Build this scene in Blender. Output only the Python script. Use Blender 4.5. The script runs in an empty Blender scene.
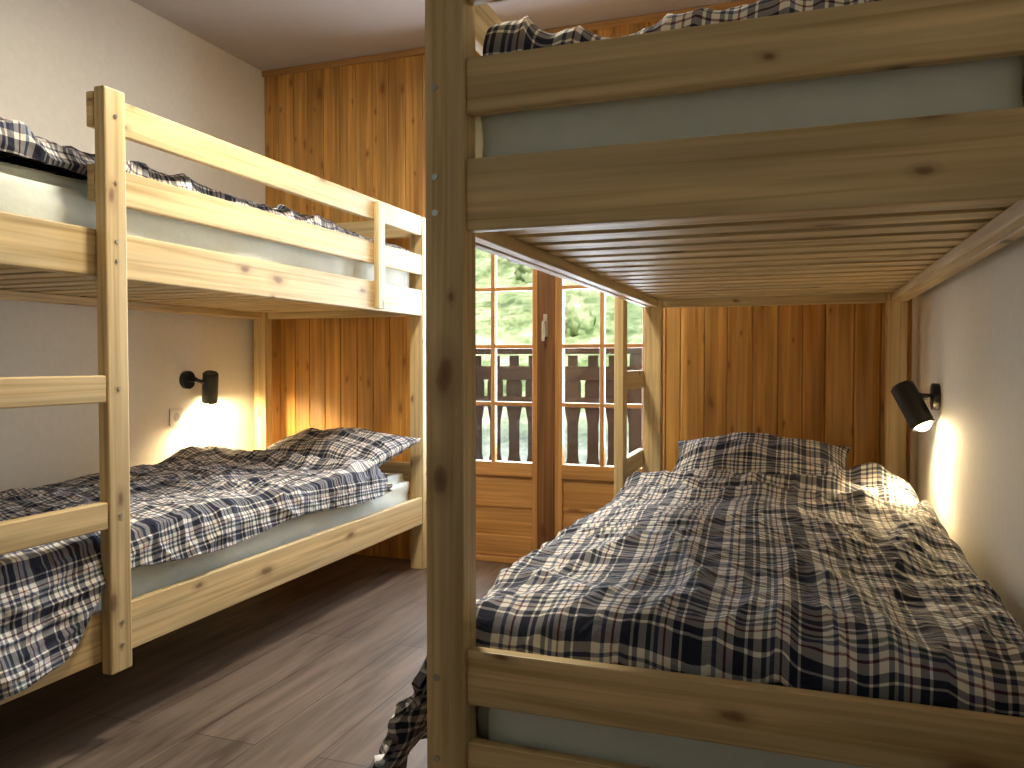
import bpy, bmesh, math, random
from mathutils import Vector, Matrix, noise
random.seed(7)
C = bpy.context.scene.collection
CAMH = 1.0
bpy.context.scene.view_settings.view_transform = 'Standard'

# ---------------------------------------------------------------- materials
def newmat(name):
    m = bpy.data.materials.new(name); m.use_nodes = True
    nt = m.node_tree
    return m, nt, nt.nodes, nt.links, nt.nodes['Principled BSDF']

def ramp(ns, stops, interp='LINEAR'):
    r = ns.new('ShaderNodeValToRGB'); cr = r.color_ramp; cr.interpolation = interp
    while len(cr.elements) > 1: cr.elements.remove(cr.elements[-1])
    cr.elements[0].position = stops[0][0]; cr.elements[0].color = (*stops[0][1], 1)
    for p, c in stops[1:]:
        e = cr.elements.new(p); e.color = (*c, 1)
    return r

def mixrgb(ns, ls, typ, fac, a, b):
    n = ns.new('ShaderNodeMix'); n.data_type = 'RGBA'; n.blend_type = typ
    def put(s, v):
        if hasattr(v, 'is_linked') or hasattr(v, 'links'): ls.new(v, s)
        elif isinstance(v, (int, float)): s.default_value = v
        else: s.default_value = (*v, 1)
    put(n.inputs[0], fac); put(n.inputs[6], a); put(n.inputs[7], b)
    return n.outputs[2]

def mapping(ns, ls, src, sc, loc=(0, 0, 0)):
    mp = ns.new('ShaderNodeMapping'); ls.new(src, mp.inputs[0])
    mp.inputs['Scale'].default_value = sc; mp.inputs['Location'].default_value = loc
    return mp.outputs[0]

def wood(name, light, mid, dark, knot, rough=0.5, knotdens=0.55, vary=0.25, kscale=(3.4, 7.5), kstr=.8):
    m, nt, ns, ls, b = newmat(name)
    uv = ns.new('ShaderNodeUVMap').outputs[0]
    n1 = ns.new('ShaderNodeTexNoise'); n1.inputs['Scale'].default_value = 1.0; n1.inputs['Detail'].default_value = 3
    ls.new(mapping(ns, ls, uv, (1.3, 14, 1)), n1.inputs['Vector'])
    w = ns.new('ShaderNodeTexNoise'); w.inputs['Scale'].default_value = 1; w.inputs['Detail'].default_value = 5
    w.inputs['Distortion'].default_value = .7
    ls.new(mapping(ns, ls, uv, (1.4, 55, 1)), w.inputs['Vector'])
    r = ramp(ns, [(0.32, dark), (0.5, mid), (0.64, light)])
    ls.new(w.outputs[0], r.inputs[0])
    r2 = ramp(ns, [(0.34, (1 - vary,) * 3), (0.66, (1.08, 1.05, 1.0))])
    ls.new(n1.outputs[0], r2.inputs[0])
    col = mixrgb(ns, ls, 'MULTIPLY', 1.0, r.outputs[0], r2.outputs[0])
    dn = ns.new('ShaderNodeTexNoise'); dn.inputs['Scale'].default_value = 14; dn.inputs['Detail'].default_value = 3
    ls.new(uv, dn.inputs['Vector'])
    vm = ns.new('ShaderNodeVectorMath'); vm.operation = 'MULTIPLY_ADD'
    ls.new(dn.outputs['Color'], vm.inputs[0]); vm.inputs[1].default_value = (.035, .02, 0); ls.new(uv, vm.inputs[2])
    v = ns.new('ShaderNodeTexVoronoi'); v.inputs['Scale'].default_value = 1
    v.voronoi_dimensions = '2D'
    ls.new(mapping(ns, ls, vm.outputs[0], (*kscale, 1)), v.inputs['Vector'])
    sep = ns.new('ShaderNodeSeparateColor'); ls.new(v.outputs['Color'], sep.inputs[0])
    sz = ns.new('ShaderNodeMath'); sz.operation = 'MULTIPLY_ADD'; sz.inputs[1].default_value = 2.2; sz.inputs[2].default_value = .8
    ls.new(sep.outputs[1], sz.inputs[0])
    ds = ns.new('ShaderNodeMath'); ds.operation = 'MULTIPLY'; ls.new(v.outputs['Distance'], ds.inputs[0]); ls.new(sz.outputs[0], ds.inputs[1])
    kr = ramp(ns, [(0.0, (kstr,) * 3), (0.07, (kstr * .8,) * 3), (0.11, (kstr * .35,) * 3), (0.24, (0,) * 3)])
    ls.new(ds.outputs[0], kr.inputs[0])
    gt = ns.new('ShaderNodeMath'); gt.operation = 'GREATER_THAN'; gt.inputs[1].default_value = 1 - knotdens
    ls.new(sep.outputs[0], gt.inputs[0])
    mu = ns.new('ShaderNodeMath'); mu.operation = 'MULTIPLY'
    ls.new(kr.outputs[0], mu.inputs[0]); ls.new(gt.outputs[0], mu.inputs[1])
    col = mixrgb(ns, ls, 'MIX', mu.outputs[0], col, knot)
    ls.new(col, b.inputs['Base Color'])
    b.inputs['Roughness'].default_value = rough
    bp = ns.new('ShaderNodeBump'); bp.inputs['Strength'].default_value = .15; bp.inputs['Distance'].default_value = .002
    ls.new(w.outputs[0], bp.inputs['Height']); ls.new(bp.outputs[0], b.inputs['Normal'])
    return m

PINE = wood('pine', (.82, .65, .37), (.73, .56, .295), (.54, .38, .175), (.17, .07, .028), .5, .58, .24, kstr=.9)
PANEL = wood('varnished_panel', (.76, .43, .12), (.66, .345, .085), (.52, .24, .05), (.20, .06, .012), .38, .8, .34, kscale=(3.6, 9.0), kstr=.8)
DOORW = wood('door_wood', (.64, .35, .13), (.56, .29, .095), (.46, .22, .065), (.2, .07, .02), .4, .2, .2)
DOORD = wood('door_dark_wood', (.25, .12, .045), (.20, .09, .03), (.15, .06, .02), (.1, .03, .01), .4, .1, .2)
RAILW = wood('weathered_dark_wood', (.11, .085, .08), (.08, .065, .062), (.06, .048, .046), (.02, .01, .01), .8, .2, .2)

def simple(name, col, rough=.5, metal=0, bump=0, bscale=60, emis=None, estr=0):
    m, nt, ns, ls, b = newmat(name)
    n = ns.new('ShaderNodeTexNoise'); n.inputs['Scale'].default_value = bscale; n.inputs['Detail'].default_value = 4
    tc = ns.new('ShaderNodeTexCoord'); ls.new(tc.outputs['Object'], n.inputs['Vector'])
    r = ramp(ns, [(0.3, tuple(c * .95 for c in col)), (0.7, col)])
    ls.new(n.outputs[0], r.inputs[0]); ls.new(r.outputs[0], b.inputs['Base Color'])
    b.inputs['Roughness'].default_value = rough; b.inputs['Metallic'].default_value = metal
    if bump:
        bp = ns.new('ShaderNodeBump'); bp.inputs['Strength'].default_value = bump; bp.inputs['Distance'].default_value = .004
        ls.new(n.outputs[0], bp.inputs['Height']); ls.new(bp.outputs[0], b.inputs['Normal'])
    if emis:
        b.inputs['Emission Color'].default_value = (*emis, 1); b.inputs['Emission Strength'].default_value = estr
    return m

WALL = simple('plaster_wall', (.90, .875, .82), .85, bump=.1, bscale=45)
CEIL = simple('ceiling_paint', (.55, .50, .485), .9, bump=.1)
MATT = simple('mattress_fabric', (.80, .87, .84), .9, bump=.35, bscale=30)
BLACK = simple('black_metal', (.012, .012, .012), .4, .3)
STEEL = simple('steel_bolt', (.6, .58, .55), .3, 1)
PLAST = simple('white_plastic', (.8, .8, .78), .4)
BULB = simple('bulb', (1, .9, .7), .5, emis=(1, .75, .4), estr=40)
SHADE = simple('lamp_shade', (1, .95, .85), .6, emis=(1, .85, .6), estr=2)
DECK = simple('deck', (.45, .42, .4), .8)

def plaid_mat():
    m, nt, ns, ls, b = newmat('tartan_cotton')
    uv = ns.new('ShaderNodeUVMap').outputs[0]
    sp = ns.new('ShaderNodeSeparateXYZ'); ls.new(uv, sp.inputs[0])
    cream = (.90, .885, .85); navy = (.016, .024, .070); red = (.20, .035, .065); blue = (.09, .12, .25); grn = (.05, .10, .11)
    stops = [(0, navy), (.13, cream), (.155, navy), (.22, cream), (.28, red), (.30, cream), (.34, blue), (.38, cream), (.41, grn),
             (.45, cream), (.52, navy), (.57, cream), (.595, navy), (.69, cream), (.75, red), (.77, cream), (.83, blue), (.87, cream), (.955, navy)]
    outs = []
    for k, off in ((0, 0.0), (1, .13)):
        mt = ns.new('ShaderNodeMath'); mt.operation = 'MULTIPLY_ADD'; mt.inputs[1].default_value = 1 / .18; mt.inputs[2].default_value = off + 50
        ls.new(sp.outputs[k], mt.inputs[0])
        fr = ns.new('ShaderNodeMath'); fr.operation = 'FRACT'; ls.new(mt.outputs[0], fr.inputs[0])
        r = ramp(ns, stops, 'CONSTANT'); ls.new(fr.outputs[0], r.inputs[0]); outs.append(r.outputs[0])
    a = mixrgb(ns, ls, 'MIX', .5, outs[0], outs[1])
    mul = mixrgb(ns, ls, 'MULTIPLY', 1, outs[0], outs[1])
    col = mixrgb(ns, ls, 'MIX', .5, a, mul)
    ls.new(col, b.inputs['Base Color']); b.inputs['Roughness'].default_value = .85
    n = ns.new('ShaderNodeTexNoise'); n.inputs['Scale'].default_value = 11; n.inputs['Detail'].default_value = 4; n.inputs['Distortion'].default_value = 1.4
    ls.new(uv, n.inputs['Vector'])
    bp = ns.new('ShaderNodeBump'); bp.inputs['Strength'].default_value = .7; bp.inputs['Distance'].default_value = .022
    ls.new(n.outputs[0], bp.inputs['Height']); ls.new(bp.outputs[0], b.inputs['Normal'])
    return m
PLAID = plaid_mat()

def floor_mat():
    m, nt, ns, ls, b = newmat('laminate_floor')
    tc = ns.new('ShaderNodeTexCoord')
    mp = ns.new('ShaderNodeMapping'); ls.new(tc.outputs['Object'], mp.inputs[0]); mp.inputs['Rotation'].default_value = (0, 0, math.pi / 2)
    br = ns.new('ShaderNodeTexBrick'); ls.new(mp.outputs[0], br.inputs['Vector'])
    br.inputs['Scale'].default_value = 1; br.inputs['Brick Width'].default_value = 1.25; br.inputs['Row Height'].default_value = .19
    br.inputs['Mortar Size'].default_value = .0018; br.offset = .37; br.inputs['Mortar Smooth'].default_value = .2
    br.inputs['Color1'].default_value = (.128, .090, .066, 1); br.inputs['Color2'].default_value = (.175, .128, .097, 1); br.inputs['Mortar'].default_value = (.03, .021, .017, 1)
    n = ns.new('ShaderNodeTexNoise'); n.inputs['Scale'].default_value = 1; n.inputs['Detail'].default_value = 6; n.inputs['Distortion'].default_value = .8
    ls.new(mapping(ns, ls, tc.outputs['Object'], (28, 2.2, 1)), n.inputs['Vector'])
    r = ramp(ns, [(.3, (.5, .46, .43)), (.55, (1, 1, 1)), (.75, (1.35, 1.35, 1.35))]); ls.new(n.outputs[0], r.inputs[0])
    col = mixrgb(ns, ls, 'MULTIPLY', 1, br.outputs[0], r.outputs[0])
    ls.new(col, b.inputs['Base Color']); b.inputs['Roughness'].default_value = .48
    bp = ns.new('ShaderNodeBump'); bp.inputs['Strength'].default_value = .15; bp.inputs['Distance'].default_value = .002
    ls.new(n.outputs[0], bp.inputs['Height']); ls.new(bp.outputs[0], b.inputs['Normal'])
    return m
FLOOR = floor_mat()

def glass_mat():
    m, nt, ns, ls, b = newmat('window_glass')
    t = ns.new('ShaderNodeBsdfTransparent'); g = ns.new('ShaderNodeBsdfGlossy'); g.inputs['Roughness'].default_value = .02
    mx = ns.new('ShaderNodeMixShader'); mx.inputs[0].default_value = .05
    ls.new(t.outputs[0], mx.inputs[1]); ls.new(g.outputs[0], mx.inputs[2])
    ls.new(mx.outputs[0], ns['Material Output'].inputs[0])
    return m
GLASS = glass_mat()

def hill_mat():
    m, nt, ns, ls, b = newmat('grass_hillside')
    tc = ns.new('ShaderNodeTexCoord')
    n = ns.new('ShaderNodeTexNoise'); n.inputs['Scale'].default_value = 1.3; n.inputs['Detail'].default_value = 10; n.inputs['Roughness'].default_value = .8
    ls.new(tc.outputs['Object'], n.inputs['Vector'])
    r = ramp(ns, [(.36, (.09, .15, .06)), (.46, (.30, .42, .18)), (.54, (.58, .68, .38)), (.64, (.88, .92, .80))])
    ls.new(n.outputs[0], r.inputs[0])
    sp = ns.new('ShaderNodeSeparateXYZ'); ls.new(tc.outputs['Object'], sp.inputs[0])
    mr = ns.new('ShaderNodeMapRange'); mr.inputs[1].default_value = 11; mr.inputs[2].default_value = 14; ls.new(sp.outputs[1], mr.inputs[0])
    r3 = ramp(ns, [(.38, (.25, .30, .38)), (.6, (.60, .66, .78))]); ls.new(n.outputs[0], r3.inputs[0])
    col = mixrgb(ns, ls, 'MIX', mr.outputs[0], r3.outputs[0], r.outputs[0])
    ls.new(col, b.inputs['Base Color']); b.inputs['Roughness'].default_value = .9
    return m
HILL = hill_mat()

# ---------------------------------------------------------------- mesh helpers
def add_box(bm, lo, hi, axis=None, bev=0.003):
    lo = Vector(lo); hi = Vector(hi)
    tmp = bmesh.new()
    bmesh.ops.create_cube(tmp, size=1)
    s = hi - lo; c = (hi + lo) / 2
    for v in tmp.verts: v.co = Vector((v.co.x * s.x, v.co.y * s.y, v.co.z * s.z)) + c
    if bev: bmesh.ops.bevel(tmp, geom=tmp.edges[:], offset=min(bev, min(s) * .3), segments=2, affect='EDGES', profile=.5)
    if axis is None: axis = max(range(3), key=lambda i: s[i])
    uvl = tmp.loops.layers.uv.new('UVMap')
    ou, ov = random.uniform(0, 40), random.uniform(0, 40)
    for f in tmp.faces:
        n = f.normal; ni = max(range(3), key=lambda i: abs(n[i]))
        rest = [i for i in range(3) if i != ni]
        if axis in rest: ua = axis; va = [i for i in rest if i != axis][0]
        else: ua, va = rest
        for l in f.loops:
            l[uvl].uv = (l.vert.co[ua] + ou, l.vert.co[va] + ov + ni * .37)
    me = bpy.data.meshes.new('t'); tmp.to_mesh(me); tmp.free(); bm.from_mesh(me); bpy.data.meshes.remove(me)

def mkobj(name, bm, mat, parent=None, smooth=False):
    me = bpy.data.meshes.new(name); bm.to_mesh(me); bm.free()
    if mat: me.materials.append(mat)
    if smooth:
        for p in me.polygons: p.use_smooth = True
    o = bpy.data.objects.new(name, me); C.objects.link(o)
    if parent: o.parent = parent
    return o

def box(name, lo, hi, mat, parent=None, axis=None, bev=.003):
    bm = bmesh.new(); add_box(bm, lo, hi, axis, bev); return mkobj(name, bm, mat, parent)

def boxes(name, lst, mat, parent=None, bev=.003, axis=None):
    bm = bmesh.new()
    for lo, hi in lst: add_box(bm, lo, hi, axis, bev)
    return mkobj(name, bm, mat, parent)

def cyl_between(bm, a, b, r, seg=24, cap=True, r2=None):
    a = Vector(a); b = Vector(b); d = b - a
    M = Matrix.Translation((a + b) / 2) @ d.to_track_quat('Z', 'Y').to_matrix().to_4x4()
    return bmesh.ops.create_cone(bm, cap_ends=cap, segments=seg, radius1=r, radius2=r if r2 is None else r2, depth=d.length, matrix=M)

def empty(name, loc=(0, 0, 0), rz=0):
    e = bpy.data.objects.new(name, None); C.objects.link(e); e.location = loc; e.rotation_euler = (0, 0, rz); e.empty_display_size = .1
    return e

# ---------------------------------------------------------------- room
XL, XR, YB, YF, H = -2.70, .41, 3.60, -1.6, 2.54
box('floor', (XL - .1, YF - .1, -.08), (XR + .1, YB + .35, 0), FLOOR, bev=0)
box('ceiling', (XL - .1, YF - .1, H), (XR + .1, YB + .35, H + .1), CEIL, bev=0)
box('wall_left', (XL - .1, YF - .1, 0), (XL, YB + .3, H), WALL, bev=0)
box('wall_right', (XR, YF - .1, 0), (XR + .1, YB + .3, H), WALL, bev=0)
wx0, wx1, wz0, wz1 = -2.1, -.9, .9, 2.1  # opening behind the camera, added to let the rear fill light in
boxes('wall_front', [((XL, YF - .1, 0), (wx0, YF, H)), ((wx1, YF - .1, 0), (XR, YF, H)),
                     ((wx0, YF - .1, 0), (wx1, YF, wz0)), ((wx0, YF - .1, wz1), (wx1, YF, H))], DOORD, bev=0, axis=2)
w1 = empty('fill_window_1', ((wx0 + wx1) / 2, YF - .05, (wz0 + wz1) / 2))  # unseen window, added to go with the rear fill light
hw_, hh_ = .6, .6
boxes('frame', [((-hw_, -.03, -hh_), (-hw_ + .06, .03, hh_)), ((hw_ - .06, -.03, -hh_), (hw_, .03, hh_)),
                ((-hw_ + .06, -.03, hh_ - .06), (hw_ - .06, .03, hh_)), ((-hw_ + .06, -.03, -hh_), (hw_ - .06, .03, -hh_ + .06)),
                ((-.03, -.03, -hh_ + .06), (.03, .03, hh_ - .06))], DOORW, w1)
box('glass', (-hw_ + .06, -.003, -hh_ + .06), (hw_ - .06, .003, hh_ - .06), GLASS, w1, bev=0)

DX0, DX1, DZ = -1.75, -.60, 2.14
bm = bmesh.new()
def tgboards(bm, x0, x1, z0, z1, yf, w=.095, th=.018):
    x = x0
    while x < x1 - .005:
        ww = min(w * random.uniform(.92, 1.08), x1 - x)
        add_box(bm, (x + .0007, yf, z0), (x + ww - .0007, yf + th, z1), 2, .005)
        x += ww
tgboards(bm, XL, DX0, 0, H, YB, .095)
tgboards(bm, DX0, DX1, DZ, H, YB, .095)
tgboards(bm, DX1, .10, 0, H, YB, .105)
tgboards(bm, .10, XR, 0, H, YB - .13, .105)
add_box(bm, (.10, YB - .13 + .02, 0), (.118, YB, H), 2, .002)
for lo, hi in [((XL, YB + .02, 0), (DX0, YB + .3, H)), ((DX0, YB + .02, DZ), (DX1, YB + .3, H)), ((DX1, YB + .02, 0), (XR, YB + .3, H))]:
    add_box(bm, lo, hi, 2, 0)
mkobj('wall_back', bm, PANEL)
boxes('trim_1', [((DX0 - .03, YB - .014, 0), (DX0 + .035, YB - .0005, DZ + .05)), ((DX1 - .035, YB - .014, 0), (DX1 + .035, YB - .0005, DZ + .05)),
                 ((DX0 + .035, YB - .014, DZ - .02), (DX1 - .035, YB - .0005, DZ + .05))], DOORW)
boxes('trim_2', [((XL + .001, YB - .02, H - .03), (.10, YB - .0005, H - .001))], DOORW)

# balcony door
dY = 3.75
door = empty('door_1', (0, dY, 0))
L0, L1, R1 = DX0 + .02, -1.16, DX1 - .02
zb, zt = .03, DZ - .02
def leaf(nm, x0, x1, mat):
    st = .075
    g0, g1 = x0 + st, x1 - st
    lst = [((x0, -.025, zb), (g0, .025, zt)), ((g1, -.025, zb), (x1, .025, zt)),
           ((g0, -.025, zb), (g1, .025, .13)), ((g0, -.025, .43), (g1, .025, .50)), ((g0, -.025, zt - .08), (g1, .025, zt)),
           ((g0, -.008, .12), (g1, .008, .28)), ((g0, -.008, .28), (g1, .008, .44)), ((g0, -.013, .272), (g1, -.009, .288))]
    gm = (g0 + g1) / 2
    lst.append(((gm - .011, -.018, .50), (gm + .011, .018, zt - .08)))
    z = .79
    while z < zt - .15:
        lst.append(((g0, -.016, z - .01), (gm - .011, .016, z + .01))); lst.append(((gm + .011, -.016, z - .01), (g1, .016, z + .01)))
        z += .285
    boxes(nm, lst, mat, door, .004)
    box(nm + '_glass', (g0 - .003, -.003, .49), (g1 + .003, .003, zt - .07), GLASS, door, bev=0)
leaf('leaf_left', L0, L1 - .002, DOORW)
leaf('leaf_right', L1 + .002, R1, DOORW)
box('meeting_stile', (L1 - .045, -.045, zb), (L1 + .04, -.0255, zt), DOORD, door)
boxes('frame', [((DX0 + .001, -.04, 0), (L0 - .001, .04, DZ)), ((R1 + .001, -.04, 0), (DX1 - .001, .04, DZ)), ((L0, -.04, zt + .002), (R1, .04, DZ - .001)),
                ((L0, -.05, .001), (R1, .05, zb - .003))], DOORW, door)
bm = bmesh.new()
add_box(bm, (L1 - .011, -.053, 1.12), (L1 + .011, -.045, 1.23), 2, .003)
cyl_between(bm, (L1, -.05, 1.19), (L1, -.085, 1.19), .007)
cyl_between(bm, (L1, -.085, 1.19), (L1, -.09, 1.10), .007)
mkobj('handle', bm, STEEL, door)

# balcony
box('balcony_deck', (-5, YB + .36, -.12), (3, 5.1, -.02), DECK)
rail = empty('balcony_railing', (0, 5.0, 0))
boxes('rails', [((-5, -.06, 1.05), (3, .06, 1.11)), ((-5, -.02, .88), (3, .015, .97)), ((-5, -.02, .70), (3, .015, .77)), ((-5, -.02, .18), (3, .015, .26))], RAILW, rail)
bm = bmesh.new()
x = -4.9
while x < 2.9:
    prof = [(-.05, .06), (.05, .06), (.05, .3), (.034, .38), (.034, .60), (.052, .70), (.052, .86), (.03, .92), (.03, 1.04), (-.03, 1.04), (-.03, .92), (-.052, .86), (-.052, .70), (-.034, .60), (-.034, .38), (-.05, .3)]
    fv = [bm.verts.new((x + px, .017, pz)) for px, pz in prof]
    bv = [bm.verts.new((x + px, .04, pz)) for px, pz in prof]
    bm.faces.new(fv); bm.faces.new(list(reversed(bv)))
    for i in range(len(prof)):
        j = (i + 1) % len(prof); bm.faces.new((fv[j], fv[i], bv[i], bv[j]))
    x += .135
bmesh.ops.recalc_face_normals(bm, faces=bm.faces[:])
for xx in (-4.9, -3.2, -.95, .8, 2.9):
    add_box(bm, (xx - .05, -.04, -.02), (xx + .05, .016, 1.05), 2)
mkobj('pickets', bm, RAILW, rail)

# hillside
bm = bmesh.new(); N = 70
vs = []
for j in range(N + 1):
    for i in range(N + 1):
        x = -30 + 50 * i / N; y = 7 + 38 * j / N
        z = -2.2 + max(0, y - 9) * .52 + .5 * noise.noise(Vector((x * .2, y * .2, 0))) + .12 * noise.noise(Vector((x, y, 3)))
        vs.append(bm.verts.new((x, y, z)))
for j in range(N):
    for i in range(N):
        a = j * (N + 1) + i; bm.faces.new((vs[a], vs[a + 1], vs[a + N + 2], vs[a + N + 1]))
hill = mkobj('hillside', bm, HILL, smooth=True)
def hz(x, y): return -2.2 + max(0, y - 9) * .52
bm = bmesh.new()
for k in range(26):
    x = random.uniform(-12, 5); y = random.uniform(16, 32); r = random.uniform(.3, .8)
    ret = bmesh.ops.create_icosphere(bm, subdivisions=4, radius=r)
    for v in ret['verts']:
        v.co *= 1 + .45 * noise.noise(v.co * 2.2 / r + Vector((k, 0, 0))) + .2 * noise.noise(v.co * 7 / r)
        v.co += Vector((x, y, hz(x, y) + r * .5))
mkobj('bushes', bm, HILL, smooth=True)

# ---------------------------------------------------------------- bunk bed
def bunk(name, cx, cy, hl, rz):
    e = empty(name, (cx, cy, 0), rz)
    hw = .485; pw, pl = .07, .06; pt = 1.69
    k = 0
    for sx in (-1, 1):
        for sy in (-1, 1):
            k += 1
            xa, xb = sorted((sx * hw, sx * (hw - pw))); ya, yb = sorted((sy * hl, sy * (hl - pl)))
            box('post_%d' % k, (xa, ya, 0), (xb, yb, pt), PINE, e, 2, .004)
    bz = [(.22, .35), (.415, .51), (1.219, 1.34), (1.414, 1.507), (1.60, 1.69)]
    for sy in (-1, 1):
        ya, yb = sorted((sy * (hl - .012), sy * (hl - .037)))
        boxes('end_boards_%d' % (1 if sy < 0 else 2), [((-hw + pw, ya, a), (hw - pw, yb, b)) for a, b in bz], PINE, e, .004)
    for sx in (-1, 1):
        xa, xb = sorted((sx * (hw - .003), sx * (hw - .028)))
        lst = [((xa, -hl + pl, a), (xb, hl - pl, b)) for a, b in (bz[0], bz[2])]
        if sx < 0: lst += [((xa, -hl + pl, a), (xb, hl - pl, b)) for a, b in bz[3:]]
        boxes('side_rails_%d' % (1 if sx < 0 else 2), lst, PINE, e, .004)
        xa, xb = sorted((sx * (hw - .029), sx * (hw - .055)))
        boxes('slat_supports_%d' % (1 if sx < 0 else 2), [((xa, -hl + pl, a), (xb, hl - pl, a + .028)) for a in (.235, 1.222)], PINE, e, .002)
    yl = -hl + .39
    boxes('guard_boards', [((hw - .028, yl + .001, a), (hw - .003, hl - pl, b)) for a, b in bz[3:]], PINE, e, .004)
    box('ladder_upright', (hw - .001, yl, .19), (hw + .034, yl + .07, 1.70), PINE, e, 2, .005)
    box('guard_support', (hw - .001, hl - .52, 1.225), (hw + .022, hl - .46, 1.675), PINE, e, 2, .004)
    boxes('ladder_rungs', [((hw + .001, -hl + .005, z), (hw + .031, yl - .0005, z + .07)) for z in (.895, .57)], PINE, e, .004)
    n = int((2 * hl - .12) / .11); p = (2 * hl - .12) / n
    for nm, z in (('slats_lower', .264), ('slats_upper', 1.251)):
        boxes(nm, [((-hw + .03, -hl + .06 + i * p + .02, z), (hw - .03, -hl + .06 + (i + 1) * p - .02, z + .017)) for i in range(n)], PINE, e, .002)
    bm = bmesh.new()
    for sx in (-1, 1):
        for z in (.26, .32, .46, 1.25, 1.31, 1.46, 1.63, 1.66):
            for sy in (-1, 1):
                y = sy * (hl); x = sx * (hw - .02)
                cyl_between(bm, (x, y - sy * .002, z), (x, y + sy * .0025, z), .0055, 12)
                cyl_between(bm, (sx * (hw - .002), sy * (hl - .03), z), (sx * (hw + .0025), sy * (hl - .03), z), .0055, 12)
    for z in (.26, .32, .6, .93, 1.26, 1.31, 1.46, 1.63):
        cyl_between(bm, (hw + .03, yl + .035, z), (hw + .037, yl + .035, z), .0055, 12)
    mkobj('bolts', bm, STEEL, e)
    return e

LC, LY0, LY1 = -2.155 - .025, 1.18, 3.51
RC, RY0, RY1 = -.115, 1.23, 3.31
bunk('bunk_bed', LC, (LY0 + LY1) / 2, (LY1 - LY0) / 2, 0)
bunk('bunk_bed', RC, (RY0 + RY1) / 2, (RY1 - RY0) / 2, math.pi)

def mattress(cx, y0, y1, z0, z1, hw=.425):
    bm = bmesh.new()
    bmesh.ops.create_cube(bm, size=1)
    for v in bm.verts: v.co = Vector((v.co.x * 2 * hw, v.co.y * (y1 - y0), v.co.z * (z1 - z0)))
    bmesh.ops.bevel(bm, geom=bm.edges[:], offset=.035, segments=5, affect='EDGES')
    bmesh.ops.subdivide_edges(bm, edges=[ed for ed in bm.edges if ed.calc_length() > .3], cuts=40, use_grid_fill=True)
    bmesh.ops.subdivide_edges(bm, edges=[ed for ed in bm.edges if ed.calc_length() > .09], cuts=5, use_grid_fill=True)
    bm.normal_update()
    for v in bm.verts:
        p = v.co + Vector((cx, 0, z0))
        v.co += v.normal * (.007 * noise.noise(Vector((p.x * 6, p.y * 6, p.z * 9))) + .008 * max(0, 1 - 3 * abs(noise.noise(Vector((p.x * 5, p.y * 5 + p.z * 6, p.z * 10))))))
    o = mkobj('mattress', bm, MATT, smooth=True)
    o.location = (cx, (y0 + y1) / 2, (z0 + z1) / 2)
    return o
for cx, a, b_ in ((LC, LY0, LY1), (RC, RY0, RY1)):
    mattress(cx, a + .06, b_ - .06, .29, .46)
    mattress(cx, a + .06, b_ - .06, 1.278, 1.475, .435)

# ---------------------------------------------------------------- duvets
def wr(p, seed):
    x, y = p
    wx = noise.noise(Vector((x * 1.7, y * 1.7, seed + 9))); wy = noise.noise(Vector((x * 1.7, y * 1.7, seed + 19)))
    a = noise.noise(Vector((x * 2.2, y * 2.2, seed)))
    b = 1 - 2.4 * abs(noise.noise(Vector((x * 4.2 + 1.4 * wx, y * 2.6 + 1.4 * wy, seed + 3))))
    c = 1 - 2.6 * abs(noise.noise(Vector((x * 9 + 3 * wx, y * 6 - 3 * wy, seed + 5))))
    d = 1 - 3 * abs(noise.noise(Vector((x * 17 - 3 * wy, y * 14 + 3 * wx, seed + 7))))
    return .030 * a + .026 * max(b, 0) ** 1.6 + .012 * max(c, 0) ** 1.8 + .0055 * max(d, 0) - .010

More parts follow.
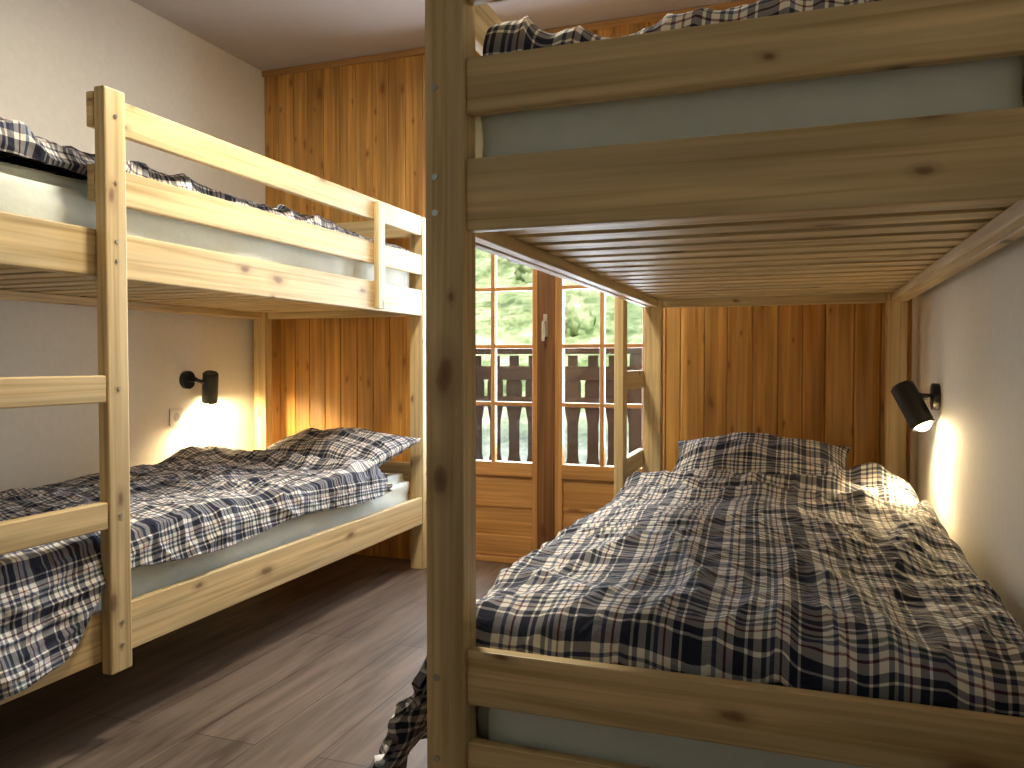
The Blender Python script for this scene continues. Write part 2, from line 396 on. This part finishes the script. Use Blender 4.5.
def duvet(xin, xout, y0, y1, z, hang, seed, puff=.03, endroll=.03, inner=.06, extra=None, amp=1.0, endrop=.05):
    sg = 1 if xout > xin else -1
    W = abs(xout - xin); L = y1 - y0
    hm = .40; nS, nT = 170, 240; r = .045
    S = inner + W + hm
    def edge(e):
        if e <= 0: return e, 0
        th = e / r
        if th < math.pi / 2: return r * math.sin(th), -r * (1 - math.cos(th))
        return r, -r - (e - r * math.pi / 2)
    bm = bmesh.new(); uvl = bm.loops.layers.uv.new('UVMap'); grid = []; uvs = {}
    for j in range(nT + 1):
        t = -endrop + (L + 2 * endrop) * j / nT
        if t < r: dy, dzy = edge(r - t); y = y0 + r - dy
        elif t > L - r: dy, dzy = edge(t - (L - r)); y = y1 - r + dy
        else: y, dzy = y0 + t, 0
        h, fl = hang(y)
        row = []
        for i in range(nS + 1):
            s = -inner + S * i / nS
            if s > W: s = W + (s - W) / hm * h
            if s < r: dx, dz = edge(r - s); x = xin + sg * (r - dx); 
            elif s > W - r:
                dx, dz = edge(s - (W - r)); x = xout - sg * (r - dx)
                if s > W: x += sg * fl * (s - W) * (1 + .25 * math.sin(y * 26 + seed) )
            else: dx, dz = 0, 0; x = xin + sg * s
            u = min(max(s / W, 0), 1); v = min(max(t / L, 0), 1)
            zz = z + dz + (dzy if s < W else 0)
            zz += puff * (math.sin(math.pi * u) ** .5) * (math.sin(math.pi * v) ** .4 if 0 < v < 1 else 0)
            zz += endroll * math.exp(-((t - (L - .12) - .05 * math.sin(x * 5 + seed)) / .06) ** 2) * (1 if s < W else 0)
            w = wr((s, t), seed) * amp
            k = 1 if 0 < s < W else .45
            zz += w * k
            yy = y + w * noise.noise(Vector((s * 3, t * 3, seed + 40)))
            if s > W - .02: x += sg * w * .9
            if t > L - .02: yy += .03 * noise.noise(Vector((s * 4, 0, seed)))
            if extra:
                zz += extra(x, y) * (1 if s < W - .02 else 0)
            vert = bm.verts.new((x, yy, zz)); row.append(vert); uvs[vert] = (s + .02 * math.sin(t * 3 + seed), t + .03 * math.sin(s * 4 + seed))
        grid.append(row)
    for j in range(nT):
        for i in range(nS):
            q = (grid[j][i], grid[j][i + 1], grid[j + 1][i + 1], grid[j + 1][i])
            f = bm.faces.new(q if sg > 0 else tuple(reversed(q)))
            for l in f.loops: l[uvl].uv = uvs[l.vert]
    o = mkobj('duvet', bm, PLAID, smooth=True)
    md = o.modifiers.new('thick', 'SOLIDIFY'); md.thickness = .016; md.offset = -1
    return o
def sm(a, b, x):
    t = min(max((x - a) / (b - a), 0), 1); return t * t * (3 - 2 * t)

def hR(y):
    k = 1 - sm(1.5, 1.95, y)
    return (.07 + .27 * k, .12 + .40 * k)
def exR(x, y):
    g = .055 * math.exp(-((x - .22) / .09) ** 2 - ((y - 2.97) / .06) ** 2)
    g += .05 * math.exp(-((x - .10 + .3 * (y - 2.9)) / .04) ** 2 - ((y - 2.93) / .08) ** 2)
    g += .045 * math.exp(-((x - .0) / .40) ** 2 - ((y - 2.72 - .15 * x) / .05) ** 2)
    g += .03 * math.exp(-((x - .05) / .35) ** 2 - ((y - 2.52 + .1 * x) / .045) ** 2)
    g += .025 * math.exp(-((x - .28 - .25 * (y - 2.2)) / .04) ** 2 - ((y - 2.1) / .4) ** 2)
    return g
duvet(.37, -.595, 1.285, 3.03, .555, hR, 1.3, extra=exR, puff=.045, amp=.7)
def hL(y):
    k = 1 - sm(1.42, 1.62, y)
    return (.09 + .17 * k + .015 * math.sin(y * 7), .05 + .10 * k)
def exL(x, y):
    return .05 * math.exp(-((x + 2.0) / .4) ** 2 - ((y - 2.9) / .06) ** 2) + .06 * math.exp(-((x + 2.52) / .1) ** 2 - ((y - 2.8) / .1) ** 2)
duvet(LC - .44, LC + .475, 1.245, 3.12, .535, hL, 5.1, puff=.035, extra=exL, amp=.7)
def inset(y): return (.05, 0)
duvet(LC - .43, LC + .435, 1.25, 3.40, 1.545, inset, 8.4, puff=.03, endroll=0, amp=.8)
def exU(x, y):
    return .06 * math.exp(-((x + .50) / .10) ** 2 - ((y - 1.36) / .12) ** 2)
duvet(RC + .43, RC - .43, 1.29, 3.20, 1.54, inset, 12.7, puff=.025, endroll=0, extra=exU, amp=.8)

def pillow(loc, rot, w=.62, d=.42, h=.15, seed=0):
    bm = bmesh.new(); uvl = bm.loops.layers.uv.new('UVMap'); n = 50; uvs = {}
    tops, bots = [], []
    for side, G in ((1, tops), (-1, bots)):
        for j in range(n + 1):
            row = []
            for i in range(n + 1):
                a = -1 + 2 * i / n; b = -1 + 2 * j / n
                if side < 0 and (abs(a) == 1 or abs(b) == 1): row.append(tops[j][i]); continue
                pr = max(0, (1 - abs(a) ** 2.2)) ** .7 * max(0, (1 - abs(b) ** 2.2)) ** .7
                pin = 1 - .07 * (1 - abs(b) ** 2) * (abs(a) ** 4); pin2 = 1 - .07 * (1 - abs(a) ** 2) * (abs(b) ** 4)
                zz = side * h / 2 * pr + .025 * noise.noise(Vector((a * 2.5, b * 2.5, seed + side))) * pr + .009 * max(0, 1 - 3 * abs(noise.noise(Vector((a * 3, b * 3, seed))))) * side
                v = bm.verts.new((a * w / 2 * pin, b * d / 2 * pin2, zz)); row.append(v); uvs[v] = (a * w / 2 + .5 * seed, b * d / 2)
            G.append(row)
    for side, G in ((1, tops), (-1, bots)):
        for j in range(n):
            for i in range(n):
                q = (G[j][i], G[j][i + 1], G[j + 1][i + 1], G[j + 1][i])
                f = bm.faces.new(q if side > 0 else tuple(reversed(q)))
                for l in f.loops: l[uvl].uv = uvs[l.vert]
    o = mkobj('pillow', bm, PLAID, smooth=True); o.location = loc; o.rotation_euler = rot
    return o
pillow((-.14, 3.05, .610), (math.radians(18), 0, 0), w=.64, d=.42, h=.19, seed=1)
pillow((-2.04, 3.20, .585), (math.radians(12), 0, math.radians(-6)), w=.70, d=.46, h=.17, seed=2)

# ---------------------------------------------------------------- wall lamps
def wall_lamp(px, y, z, sg, tip, axis_dir, energy, sc=1.25):
    e = empty('wall_lamp', (px, y, z))
    bm = bmesh.new()
    cyl_between(bm, (0, 0, 0), (sg * .02, 0, 0), .042, 32)
    cyl_between(bm, (sg * .02, 0, 0), (sg * .055, 0, 0), .010, 16)
    hc = Vector((tip[0], tip[1], tip[2]))
    cyl_between(bm, (sg * .055, 0, 0), hc, .010, 16)
    bmesh.ops.create_uvsphere(bm, u_segments=16, v_segments=8, radius=.013, matrix=Matrix.Translation((sg * .055, 0, 0)))
    mkobj('mount', bm, BLACK, e, smooth=False)
    d = Vector(axis_dir).normalized()
    a = hc - d * .05 * sc; b = hc + d * .068 * sc
    bm = bmesh.new()
    M = d.to_track_quat('Z', 'Y').to_matrix().to_4x4()
    prof = [(0, 0), (.024, 0), (.029, .006), (.029, .118), (.026, .118), (.026, .02), (0, .02)]
    seg = 32; rings = []
    for r, zz in prof:
        r *= sc; zz *= sc
        rings.append([bm.verts.new(a + (M @ Vector((r * math.cos(t * 2 * math.pi / seg), r * math.sin(t * 2 * math.pi / seg), zz)))) for t in range(seg)])
    for i in range(len(rings) - 1):
        for t in range(seg):
            u = (t + 1) % seg
            bm.faces.new((rings[i][t], rings[i][u], rings[i + 1][u], rings[i + 1][t]))
    bmesh.ops.remove_doubles(bm, verts=bm.verts[:], dist=1e-5)
    bmesh.ops.recalc_face_normals(bm, faces=bm.faces[:])
    mkobj('shade', bm, BLACK, e, smooth=False)
    bm = bmesh.new(); bmesh.ops.create_uvsphere(bm, u_segments=20, v_segments=12, radius=.028, matrix=Matrix.Translation(b - d * .012))
    mkobj('bulb', bm, BULB, e, smooth=True)
    L = bpy.data.lights.new('lamp_light', 'SPOT'); L.energy = energy; L.color = (1, .72, .36); L.spot_size = math.radians(176); L.spot_blend = .5; L.shadow_soft_size = .03
    lo = bpy.data.objects.new('lamp_light', L); C.objects.link(lo); lo.parent = e
    lo.location = b + d * .02; lo.rotation_euler = (-d).to_track_quat('Z', 'Y').to_euler()
wall_lamp(XL, 3.00, .915, 1, (.080, .07, -.025), (-.28, .26, -1), 65)
wall_lamp(XR, 2.81, .890, -1, (-.080, .0, -.018), (.48, -.40, -1), 34)

s = empty('wall_socket', (XL, 2.93, .745))
box('plate', (0, -.04, -.04), (.009, .04, .04), PLAST, s, bev=.003)
bm = bmesh.new(); cyl_between(bm, (.009, 0, 0), (.0105, 0, 0), .02); mkobj('insert', bm, simple('socket_grey', (.5, .5, .5)), s)

cl = empty('ceiling_lamp', (-1.12, 2.05, H))
bm = bmesh.new(); cyl_between(bm, (0, 0, -.02), (0, 0, 0), .08, 32); mkobj('canopy', bm, PLAST, cl)
bm = bmesh.new(); bmesh.ops.create_uvsphere(bm, u_segments=32, v_segments=16, radius=.15)
for v in bm.verts: v.co.z = v.co.z * .35 - .055
mkobj('shade', bm, SHADE, cl, smooth=True)
L = bpy.data.lights.new('ceiling_light', 'AREA'); L.shape = 'DISK'; L.size = .3; L.energy = 38; L.color = (1, .89, .68)
lo = bpy.data.objects.new('ceiling_light', L); C.objects.link(lo); lo.parent = cl; lo.location = (0, 0, -.12)

def area(nm, loc, rot, sx, sy, en, col):
    L = bpy.data.lights.new(nm, 'AREA'); L.shape = 'RECTANGLE'; L.size = sx; L.size_y = sy; L.energy = en; L.color = col
    o = bpy.data.objects.new(nm, L); C.objects.link(o); o.location = loc; o.rotation_euler = rot
area('fill_light_rear', (-1.5, YF - .25, 1.5), (math.radians(90), 0, 0), 1.1, 1.1, 2.0, (.65, 1, .68))  # weak greenish fill light, added behind the camera
area('daylight_door', (-1.16, 4.15, 1.35), (math.radians(-90), 0, 0), 1.2, 1.6, 110, (.80, .90, 1))

S = bpy.data.lights.new('sun', 'SUN'); S.energy = 6; S.angle = .02; S.color = (1, .96, .90)
so = bpy.data.objects.new('sun', S); C.objects.link(so); so.rotation_euler = (math.radians(38), math.radians(18), 0)
w = bpy.data.worlds.new('World'); bpy.context.scene.world = w; w.use_nodes = True
nt = w.node_tree; bg = nt.nodes['Background']
sky = nt.nodes.new('ShaderNodeTexSky'); sky.sky_type = 'HOSEK_WILKIE'; sky.turbidity = 4; sky.sun_direction = Vector((.4, -.6, .7)).normalized()
nt.links.new(sky.outputs[0], bg.inputs[0]); bg.inputs[1].default_value = 1.3

# ---------------------------------------------------------------- camera
cam = bpy.data.cameras.new('camera'); co = bpy.data.objects.new('camera', cam); C.objects.link(co)
cam.sensor_width = 36; cam.lens = 800 / 1024 * 36; cam.clip_start = .02
co.location = (0, 0, CAMH); co.rotation_euler = (math.radians(90 - 1.6), 0, math.radians(19.8))
bpy.context.scene.camera = co
